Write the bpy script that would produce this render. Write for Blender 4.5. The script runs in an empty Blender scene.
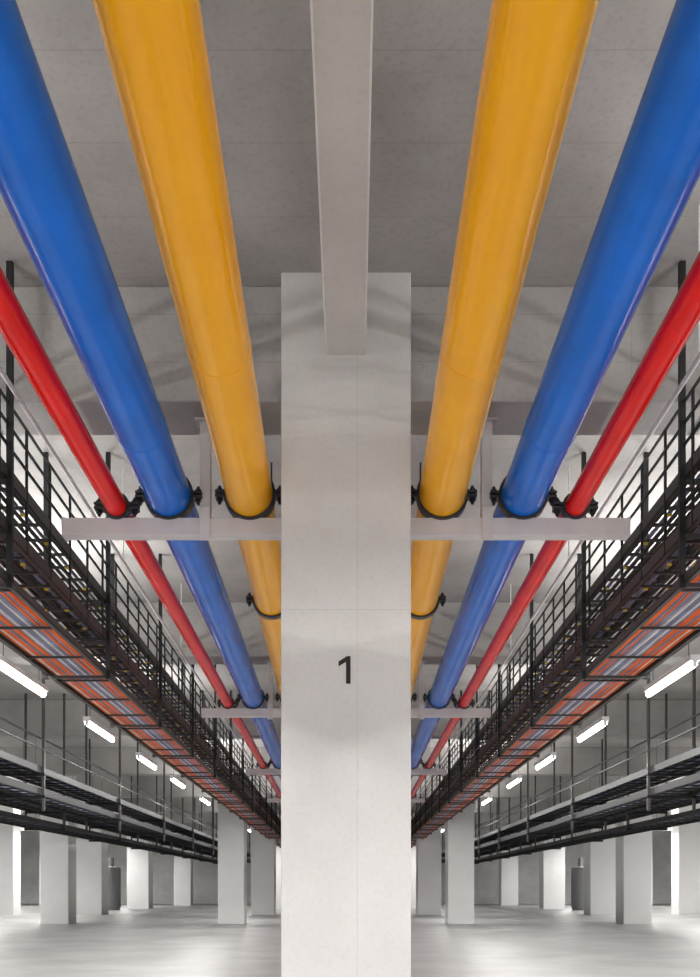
import bpy, bmesh, math, random
from mathutils import Vector
random.seed(4)
EYE=1.2; F=972.0; K=15/F
H=3.78; BH=3.05
CEIL=EYE+H
sc=bpy.context.scene
sc.view_settings.view_transform='Standard'
sc.view_settings.look='None'

# ---------------- materials
def newmat(name):
    m=bpy.data.materials.new(name); m.use_nodes=True
    return m,m.node_tree.nodes,m.node_tree.links,m.node_tree.nodes['Principled BSDF']
def plain(name,col,rough=.5,metal=0,var=.06,scale=6,coat=0,bump=0,spec=.5):
    m,n,l,b=newmat(name)
    tc=n.new('ShaderNodeTexCoord'); no=n.new('ShaderNodeTexNoise'); no.inputs['Scale'].default_value=scale; no.inputs['Detail'].default_value=5
    l.new(tc.outputs['Object'],no.inputs['Vector'])
    r=n.new('ShaderNodeValToRGB')
    r.color_ramp.elements[0].position=.3; r.color_ramp.elements[1].position=.7
    r.color_ramp.elements[0].color=[c*(1-var) for c in col]+[1]
    r.color_ramp.elements[1].color=[min(1,c*(1+var)) for c in col]+[1]
    l.new(no.outputs['Fac'],r.inputs['Fac']); l.new(r.outputs['Color'],b.inputs['Base Color'])
    b.inputs['Roughness'].default_value=rough; b.inputs['Metallic'].default_value=metal
    b.inputs['Coat Weight'].default_value=coat; b.inputs['Specular IOR Level'].default_value=spec
    if bump:
        bp=n.new('ShaderNodeBump'); bp.inputs['Strength'].default_value=bump; bp.inputs['Distance'].default_value=.02
        l.new(no.outputs['Fac'],bp.inputs['Height']); l.new(bp.outputs['Normal'],b.inputs['Normal'])
    return m
def concrete(name,col,rough=.8,board=None,axis='Z',stain=.16,boarddark=.8,speck=.95,bump=.15):
    m,n,l,b=newmat(name)
    tc=n.new('ShaderNodeTexCoord')
    a=n.new('ShaderNodeTexNoise'); a.inputs['Scale'].default_value=.8; a.inputs['Detail'].default_value=6; a.inputs['Roughness'].default_value=.6
    f=n.new('ShaderNodeTexNoise'); f.inputs['Scale'].default_value=35; f.inputs['Detail'].default_value=4
    l.new(tc.outputs['Object'],a.inputs['Vector']); l.new(tc.outputs['Object'],f.inputs['Vector'])
    r=n.new('ShaderNodeValToRGB'); r.color_ramp.elements[0].position=.3; r.color_ramp.elements[1].position=.68
    r.color_ramp.elements[0].color=[c*(1-stain) for c in col]+[1]; r.color_ramp.elements[1].color=[c*(1+stain*.5) for c in col]+[1]
    l.new(a.outputs['Fac'],r.inputs['Fac'])
    r2=n.new('ShaderNodeValToRGB'); r2.color_ramp.elements[0].position=.32; r2.color_ramp.elements[1].position=.5
    r2.color_ramp.elements[0].color=(speck,speck,speck,1); r2.color_ramp.elements[1].color=(1,1,1,1)
    l.new(f.outputs['Fac'],r2.inputs['Fac'])
    mx=n.new('ShaderNodeMix'); mx.data_type='RGBA'; mx.blend_type='MULTIPLY'; mx.inputs['Factor'].default_value=1
    l.new(r.outputs['Color'],mx.inputs['A']); l.new(r2.outputs['Color'],mx.inputs['B'])
    out=mx.outputs['Result']
    if board:
        bx,by=board
        br=n.new('ShaderNodeTexBrick'); br.offset=0; br.inputs['Scale'].default_value=1
        br.inputs['Brick Width'].default_value=bx; br.inputs['Row Height'].default_value=by
        br.inputs['Mortar Size'].default_value=.0035; br.inputs['Mortar Smooth'].default_value=.4
        br.inputs['Color1'].default_value=(1,1,1,1); br.inputs['Color2'].default_value=(.95,.95,.95,1)
        br.inputs['Mortar'].default_value=(boarddark,)*3+(1,)
        if axis=='Z': v=tc.outputs['Object']
        else:
            s=n.new('ShaderNodeSeparateXYZ'); c=n.new('ShaderNodeCombineXYZ'); l.new(tc.outputs['Object'],s.inputs[0])
            ad=n.new('ShaderNodeMath'); ad.inputs[1].default_value=.40
            l.new(s.outputs['X' if axis=='Y' else 'Y'],ad.inputs[0])
            l.new(ad.outputs[0],c.inputs['X']); l.new(s.outputs['Z'],c.inputs['Y']); v=c.outputs[0]
        l.new(v,br.inputs['Vector'])
        m2=n.new('ShaderNodeMix'); m2.data_type='RGBA'; m2.blend_type='MULTIPLY'; m2.inputs['Factor'].default_value=1
        l.new(out,m2.inputs['A']); l.new(br.outputs['Color'],m2.inputs['B']); out=m2.outputs['Result']
    l.new(out,b.inputs['Base Color']); b.inputs['Roughness'].default_value=rough
    bp=n.new('ShaderNodeBump'); bp.inputs['Strength'].default_value=bump; bp.inputs['Distance'].default_value=.006
    l.new(f.outputs['Fac'],bp.inputs['Height']); l.new(bp.outputs['Normal'],b.inputs['Normal'])
    return m
M_ceil=concrete('ceiling_concrete',(.41,.395,.38),board=(2.5,.55),boarddark=.8,stain=.28,speck=.9)
M_beam=concrete('beam_concrete',(.42,.405,.39),board=(2.2,.3),axis='Y',boarddark=.8,stain=.28,speck=.9)
M_cbeam=concrete('painted_beam',(.64,.625,.605),stain=.12)
M_pil=concrete('painted_pillar',(.69,.68,.665),board=(.47,2.9),axis='Y',stain=.14,boarddark=.86,rough=.6,speck=.95)
M_col=concrete('column_paint',(.80,.80,.795),stain=.06)
M_wall=concrete('block_wall',(.80,.80,.79),board=(.4,.2),axis='Y',boarddark=.75)
M_wall2=concrete('block_wall_side',(.76,.76,.75),board=(.4,.2),axis='X',boarddark=.75)
M_floor=concrete('floor_concrete',(.38,.38,.375),rough=.42,board=(6,6),stain=.25,boarddark=.7)
M_yel=plain('yellow_paint',(1.0,.44,.0),.2,var=.05,scale=2.5,spec=.24,bump=.04)
M_blue=plain('blue_paint',(.0,.15,.70),.18,var=.12,scale=2.5,spec=.2,bump=.04)
M_red=plain('red_paint',(.88,.004,.002),.18,var=.1,scale=2.5,spec=.2,bump=.03)
M_blk=plain('black_steel',(.018,.018,.02),.5,metal=.1,spec=.3)
M_dk=plain('dark_tray_steel',(.065,.063,.06),.45,metal=.4)
M_cl=plain('clamp_steel',(.05,.05,.055),.4,metal=.6)
M_sup=plain('support_steel',(.62,.585,.59),.5)
M_white=plain('white_enamel',(.75,.75,.75),.4)
M_org=plain('orange_cable',(1.0,.17,.03),.5,var=.2,scale=3,spec=.2)
M_gc=plain('grey_cable',(.24,.25,.38),.5,var=.3,scale=3,spec=.2)
M_lc=plain('light_cable',(.75,.72,.70),.5,var=.2,scale=3)
M_yc=plain('yellow_clip',(.7,.5,.05),.5)
M_tank=plain('tank_grey',(.16,.165,.17),.5)
M_ink=plain('black_paint',(.008,.008,.008),.6)
def emis(name,s):
    m,n,l,b=newmat(name); b.inputs['Base Color'].default_value=(1,1,1,1)
    b.inputs['Emission Color'].default_value=(1,.98,.96,1); b.inputs['Emission Strength'].default_value=s; return m
M_tube=emis('lit_tube',14)

# ---------------- mesh builder
class MB:
    def __init__(s,side=1,k=K): s.v=[];s.f=[];s.m=[];s.mats=[];s.side=side;s.k=k
    def P(s,l,d,h): return (s.side*(l+s.k*d),d,EYE+h)
    def mi(s,mat):
        if mat not in s.mats: s.mats.append(mat)
        return s.mats.index(mat)
    def box(s,l0,l1,d0,d1,h0,h1,mat):
        b=len(s.v); i=s.mi(mat)
        for h in(h0,h1):
            for d in(d0,d1):
                for l in(l0,l1): s.v.append(s.P(l,d,h))
        for q in((0,1,3,2),(4,6,7,5),(0,4,5,1),(2,3,7,6),(0,2,6,4),(1,5,7,3)):
            s.f.append([b+j for j in q]); s.m.append(i)
    def loft(s,rings,mat,cap=True,smooth=True):
        i=s.mi(mat); n=len(rings[0]); b=len(s.v)
        for r in rings: s.v+= [s.P(*p) for p in r]
        for a in range(len(rings)-1):
            for j in range(n):
                k=(j+1)%n
                s.f.append([b+a*n+j,b+a*n+k,b+(a+1)*n+k,b+(a+1)*n+j]); s.m.append(i)
        if cap:
            s.f.append([b+j for j in range(n)]); s.m.append(i)
            s.f.append([b+(len(rings)-1)*n+j for j in range(n)]); s.m.append(i)
    def tube(s,path,r,mat,n=12):
        rings=[]
        for idx,p in enumerate(path):
            a=Vector(path[max(0,idx-1)][:3]); c=Vector(path[min(len(path)-1,idx+1)][:3]); t=(c-a).normalized()
            up=Vector((0,0,1)) if abs(t.z)<.9 else Vector((1,0,0))
            u=t.cross(up).normalized(); w=u.cross(t); rr=p[3] if len(p)>3 else r
            rings.append([tuple(Vector(p[:3])+rr*(math.cos(2*math.pi*j/n)*u+math.sin(2*math.pi*j/n)*w)) for j in range(n)])
        s.loft(rings,mat)
    def build(s,name,parent=None,smooth=False,bevel=0):
        me=bpy.data.meshes.new(name); me.from_pydata(s.v,[],s.f)
        for m in s.mats: me.materials.append(m)
        for p,i in zip(me.polygons,s.m): p.material_index=i
        bm=bmesh.new(); bm.from_mesh(me); bmesh.ops.recalc_face_normals(bm,faces=bm.faces); bm.to_mesh(me); bm.free()
        ob=bpy.data.objects.new(name,me); sc.collection.objects.link(ob)
        if smooth:
            for p in me.polygons: p.use_smooth=True
            e=ob.modifiers.new('edge','EDGE_SPLIT'); e.split_angle=math.radians(40)
        if bevel:
            b=ob.modifiers.new('bevel','BEVEL'); b.width=bevel; b.segments=2; b.limit_method='ANGLE'
        if parent: ob.parent=parent
        return ob
def empty(name):
    e=bpy.data.objects.new(name,None); sc.collection.objects.link(e); return e

# ---------------- shell
D0,D1=-7,62; WX=23
PD=6.0; BAY=6.85
def top(d,w=.03):
    """height of the soffit above station d"""
    for n in range(-1,8):
        a=PD+BAY*n
        if a+.13-w<d<a+.60+w: return BH-.002
    return H-.002
def shell(name,x0,x1,y0,y1,z0,z1,mat,bevel=0):
    b=MB(1,0); b.box(x0,x1,y0,y1,z0-EYE,z1-EYE,mat); return b.build(name,bevel=bevel)
shell('floor',-WX,WX,D0,D1,-.2,0,M_floor)
shell('ceiling',-WX,WX,D0,D1,CEIL,CEIL+.25,M_ceil)
shell('wall_back',-WX,WX,D1,D1+.3,0,CEIL,M_wall)
shell('wall_left',-WX-.3,-WX,D0,D1+.3,0,CEIL,M_wall2)
shell('wall_right',WX,WX+.3,D0,D1+.3,0,CEIL,M_wall2)
for n in range(8):
    d=PD+BAY*n
    b=MB(1,0); c=.006; w=.401
    prof=[(-w+c,0),(w-c,0),(w,c),(w,.85-c),(w-c,.85),(-w+c,.85),(-w,.85-c),(-w,c)]
    b.loft([[(x,d+y,h) for x,y in prof] for h in(-EYE,H)],M_pil)
    b.build('concrete_pillar')
    shell('ceiling_crossbeam',-WX,WX,d+.13,d+.60,EYE+BH,CEIL,M_beam,.012) 
shell('ceiling_crossbeam',-WX,WX,PD+.13-BAY,PD+.6-BAY,EYE+BH,CEIL,M_beam,.012)
b=MB(1,0)
def bs(x0,x1,y): return [(x0+.01,y,3.27),(x1-.01,y,3.27),(x1,y,3.28),(x1,y,H),(x0,y,H),(x0,y,3.28)]
b.loft([bs(-.145,.07,-.1),bs(-.127,.123,PD+.005)],M_cbeam)
b.build('ceiling_beam')

# painted number
pts=[(.008,-.085),(.036,-.085),(.036,.085),(.014,.085),(-.038,.052),(-.038,.022),(.008,.050)]
b=MB(1,0)
rg=[[(x-.008,y,z+(885-670)/162.) for x,z in pts] for y in(PD-.003,PD+.001)]
b.loft(rg,M_ink); b.build('painted_number_one')

# ---------------- pipes
SD=6.4
pipes=[('yellow_pipe',.532,2.554,.152,M_yel),('blue_pipe',1.060,2.548,.144,M_blue),('red_pipe',1.402,2.475,.070,M_red)]
sup_d=[SD-BAY,SD,SD+BAY,SD+2*BAY,SD+3*BAY,SD+4*BAY,SD+5*BAY]
for side in(-1,1):
    pobs={}
    for nm,l,h,r,mat in pipes:
        b=MB(side)
        b.tube([(l,-5,h),(l,56,h)],r,mat,n=64)
        n=64
        for j in range(-1,9):
            dj=j*6.1+{'y':4.6,'b':5.4,'r':2.2}[nm[0]]
            rings=[[(l+q*math.cos(2*math.pi*t/n),dj+dz,h+q*math.sin(2*math.pi*t/n)) for t in range(n)] for q,dz in((r*.99,-.008),(r+.0022,-.004),(r+.0022,.004),(r*.99,.008))]
            b.loft(rings+[rings[0]],mat,cap=False)
        pobs[nm]=b.build(nm,smooth=True)
    for sd in sup_d:
        root=empty('pipe_support')
        b=MB(side)
        inn=.403-K*sd
        b.box(inn,1.75,sd-.05,sd-.04,2.29,2.40,M_sup); b.box(inn,1.75,sd-.04,sd+.06,2.29,2.30,M_sup); b.box(inn,1.75,sd-.04,sd+.06,2.39,2.40,M_sup)
        b.box(inn,inn+.012,sd-.07,sd+.09,2.2,2.47,M_sup)
        b.box(1.745,1.76,sd-.055,sd+.065,2.282,2.406,M_sup)
        b.build('channel',root,bevel=.003)
        b=MB(side)
        b.box(.79,.86,sd-.035,sd+.035,2.40,BH-.002,M_sup); b.box(.76,.89,sd-.07,sd+.06,BH-.017,BH-.002,M_sup)
        b.box(.79,.86,sd-.065,sd-.05,2.25,2.47,M_sup)
        b.build('hanger_post',root,bevel=.003)
        for nm,l,h,r,mat in pipes:
            b=MB(side)
            for dd in((sd-.03,) if nm[0]!='y' else (sd-.03,sd+2.3)):
                n=40; R=r+.018
                rings=[]
                for (q,dz) in((r+.001,-.04),(R,-.04),(R,.04),(r+.001,.04)):
                    rings.append([(l+q*math.cos(2*math.pi*j/n),dd+dz,h+q*math.sin(2*math.pi*j/n)) for j in range(n)])
                b.loft(rings+[rings[0]],M_cl,cap=False)
                for sg in(-1,1):
                    a0=l+sg*(R-.005); a1=l+sg*(R+.055)
                    b.box(min(a0,a1),max(a0,a1),dd-.04,dd+.04,h+.006,h+.022,M_cl)
                    b.box(min(a0,a1),max(a0,a1),dd-.04,dd+.04,h-.022,h-.006,M_cl)
                    bl=l+sg*(R+.028)
                    b.tube([(bl,dd,h-.06),(bl,dd,h+.06)],.011,M_cl,8)
                    b.tube([(bl,dd,h+.022),(bl,dd,h+.042)],.021,M_cl,6)
                    b.tube([(bl,dd,h-.042),(bl,dd,h-.022)],.021,M_cl,6)
                if dd<sd+1:
                    b.box(l-r*.55,l+r*.55,dd-.035,dd+.035,2.401,h-r*.86,M_cl)
                else:
                    b.tube([(l,dd,h+R-.004),(l,dd,top(dd))],.008,M_cl,8)
            b.build('clamp',pobs[nm],smooth=True)

# ---------------- cable racks
def ladder(b,l0,l1,h,d0,d1,step=.3,rail=.09,mat=M_dk,rw=.012,rm=None):
    for l in(l0,l1):
        b.box(l-.004,l+.004,d0,d1,h,h+rail,mat)
        b.box(l-.004 if l==l0 else l-.03,l+.03 if l==l0 else l+.004,d0,d1,h+rail-.005,h+rail,mat)
        b.box(l-.004 if l==l0 else l-.03,l+.03 if l==l0 else l+.004,d0,d1,h,h+.005,mat)
    d=d0+.1
    while d<d1:
        b.box(l0,l1,d-rw,d+rw,h+.012,h+.03,rm or mat); d+=step
def cables(b,l0,l1,h,d0,d1,n,mats,r=.013,sag=.006):
    for i in range(n):
        l=l0+(l1-l0)*(i+.5)/n
        mat=mats[i%len(mats)] if isinstance(mats,list) else mats
        path=[];d=d0
        while d<=d1:
            path.append((l+random.uniform(-.008,.008),d,h+r+random.uniform(0,sag)+.002)); d+=1.3
        b.tube(path,r*random.uniform(.8,1.1),mat,6)
for side in(-1,1):
    root=empty('cable_rack')
    b=MB(side)
    A0,A1=1.96,2.48
    levels=[1.83,2.13,2.46]
    ladder(b,A0,A1,1.83,-3,57,step=.9,rail=.05,rw=.008,rm=M_dk)
    for h in levels[1:]: ladder(b,A0,A1,h,-3,57,step=.3,rail=.08)
    for h in(2.30,2.66,2.79,2.92):
        for l in (A0,A1): b.box(l-.008,l+.006,-3,57,h,h+.014,M_blk)
    b.build('ladder_trays',root)
    b=MB(side); d=.7
    while d<56:
        for l in(A0-.012,A1+.012):
            b.box(l-.018,l+.018,d-.018,d+.018,1.80,top(d),M_blk)
        for h in levels: b.box(A0-.04,A1+.04,d-.015,d+.015,h-.025,h,M_dk)
        d+=2.6
    d=-.5
    while d<56:
        b.box(A0-.008,A0+.008,d-.008,d+.008,2.13,2.93,M_blk); d+=.52
    b.build('hangers',root)
    b=MB(side)
    ms=[M_org,M_org,M_org,M_org,M_gc,M_org,M_gc,M_gc,M_lc,M_gc,M_gc,M_lc,M_gc,M_org,M_org,M_gc,M_org,M_org,M_lc,M_org]
    cables(b,A0+.02,A1-.02,1.862,-3,56.9,20,ms,r=.0125)
    b.build('cables_orange',root,smooth=True)
    b=MB(side)
    for h in levels[1:]:
        cables(b,A0+.05,A1-.03,h+.03,-3,56.9,9,[M_blk,M_gc,M_blk,M_dk],r=.015,sag=.012)
    d=0
    while d<56:
        for h in levels[1:3]:
            for q in range(3):
                l=A0+.08+q*.17; b.box(l,l+.03,d-.01,d+.015,h+.0,h+.012,M_yc)
        d+=.54
    b.build('cables_dark',root)
    b=MB(side); b.tube([(1.88,-3,2.93),(1.88,57,2.93)],.014,M_white,10)
    d=2
    while d<56: b.tube([(1.88,d,2.94),(1.88,d,top(d))],.006,M_white,6); d+=3.4
    b.build('white_conduit',smooth=True)

    root=empty('outer_cable_rack')
    b=MB(side)
    ladder(b,4.2,4.8,1.62,8,57,.4,.1,M_blk); ladder(b,4.2,4.8,1.30,8,57,.4,.1,M_blk)
    ladder(b,5.3,6.0,1.45,8,57,.4,.1,M_blk); ladder(b,5.3,6.0,1.12,8,57,.4,.08,M_blk)
    for h in(1.95,2.10): b.box(4.16,4.18,8,57,h,h+.02,M_blk)
    d=9.
    while d<57:
        for l in(4.17,4.83,5.27,6.03): b.box(l-.02,l+.02,d-.02,d+.02,1.08,top(d),M_dk)
        for h in(1.12,1.45): b.box(5.25,6.05,d-.02,d+.02,h-.04,h,M_blk)
        for h in(1.30,1.62): b.box(4.15,4.85,d-.02,d+.02,h-.04,h,M_blk)
        d+=5.1
    b.build('frames',root)
    b=MB(side)
    for h,a0,a1 in((1.65,4.25,4.75),(1.33,4.25,4.75),(1.48,5.35,5.95),(1.15,5.35,5.95)):
        cables(b,a0,a1,h,8,56.9,7,[M_blk,M_dk,M_blk,M_gc,M_blk],r=.022)
    b.build('cables',root)
    for l,h,r,m in((7.2,1.5,.06,M_dk),(7.5,1.55,.05,M_blk)):
        b=MB(side); b.tube([(l,9,h),(l,57,h)],r,m,10)
        d=10
        while d<57: b.tube([(l,d,h+r*.5),(l,d,top(d))],.006,M_dk,6); d+=3.425
        b.build('service_pipe',smooth=True)

# ---------------- fluorescent lamps
def lamp(side,l,d,h,e_dn,e_up,ln=.8,double=False):
    root=empty('fluorescent_lamp')
    b=MB(side)
    b.box(l-.05,l+.05,d-ln,d+ln,h+.03,h+.09,M_white)
    for e in(-ln+.01,ln-.03): b.box(l-.02,l+.02,d+e,d+e+.02,h-.03,h+.03,M_white)
    for e in(-ln+.2,ln-.2): b.tube([(l,d+e,h+.09),(l,d+e,top(d+e))],.004,M_dk,6)
    b.build('housing',root)
    b=MB(side); b.tube([(l,d-ln+.03,h),(l,d+ln-.03,h)],.034,M_tube,10); b.build('tube',root,smooth=True)
    for up in(0,1):
        L=bpy.data.lights.new('lamp_light','AREA'); L.shape='RECTANGLE'; L.size=.1; L.size_y=2*ln-.1
        L.energy=e_up if up else e_dn; L.color=(1,.98,.96)
        o=bpy.data.objects.new('lamp_light',L); sc.collection.objects.link(o); o.parent=root
        o.location=(side*(l+K*d),d,EYE+h+(-.05 if not up else .3)); 
        if up: o.rotation_euler=(math.pi,0,0)
for side in(-1,1):
    for i in range(-4,4):
        d=10.45+3.55*i
        lamp(side,3.32,d,2.2,(115 if d<12 else 80),(85 if d<12 else 52))
    for i in range(0,5):
        lamp(side,3.32,25.7+7.1*i,2.2,105,85)
    for i in range(0,7):
        lamp(side,11.6,12+7*i,2.2,190,130,1.2)  # added lamps, none seen out here; they brighten the outer aisles
    for i in range(0,4):
        lamp(side,17.5,26+9*i,2.2,200,100,1.2)  # another added row with no visible source, lifts the far sides and walls

# ---------------- distant columns
for side in(-1,1):
    for l,d,w in((3.55,30,.82),(3.35,39,.95),(3.5,49,.85),(9.0,30,.88),(10.35,39,1.1),(13.8,39,.9),(10.5,49,1.1),(9.6,57,1.0),(14.6,49,.9),(17.5,57,1.0),(3.6,57,.8),(7.2,59,.6),(16.5,30,.85)):
        b=MB(side,0); c=.02
        x0,x1=l-w/2,l+w/2
        prof=[(x0+c,d),(x1-c,d),(x1,d+c),(x1,d+w-c),(x1-c,d+w),(x0+c,d+w),(x0,d+w-c),(x0,d+c)]
        b.loft([[(x,y,h) for x,y in prof] for h in(-EYE,H)],M_col)
        b.build('concrete_column')
    b=MB(side,0); R=.42; n=24
    pr=[(R*.9,-EYE),(R*.9,-EYE+.12),(R,-EYE+.12),(R,.78),(R*.95,.84),(R*.3,.88),(.1,.89),(.1,1.3),(.02,1.3)]
    b.loft([[(11.2+r*math.cos(2*math.pi*j/n),46.5+r*math.sin(2*math.pi*j/n),h) for j in range(n)] for r,h in pr],M_tank)
    b.build('storage_tank',smooth=True)

# ---------------- world, camera
w=bpy.data.worlds.new('World'); sc.world=w; w.use_nodes=True
bg=w.node_tree.nodes['Background']; bg.inputs[0].default_value=(1,.99,.98,1); bg.inputs[1].default_value=2.05
cd=bpy.data.cameras.new('camera'); cam=bpy.data.objects.new('camera',cd); sc.collection.objects.link(cam)
cam.location=(0,0,EYE); cam.rotation_euler=(math.pi/2,0,0)
cd.sensor_width=36; cd.lens=F/977*36; cd.shift_y=(885-488.5)/977; cd.shift_x=4/977
cd.clip_end=200
sc.camera=cam
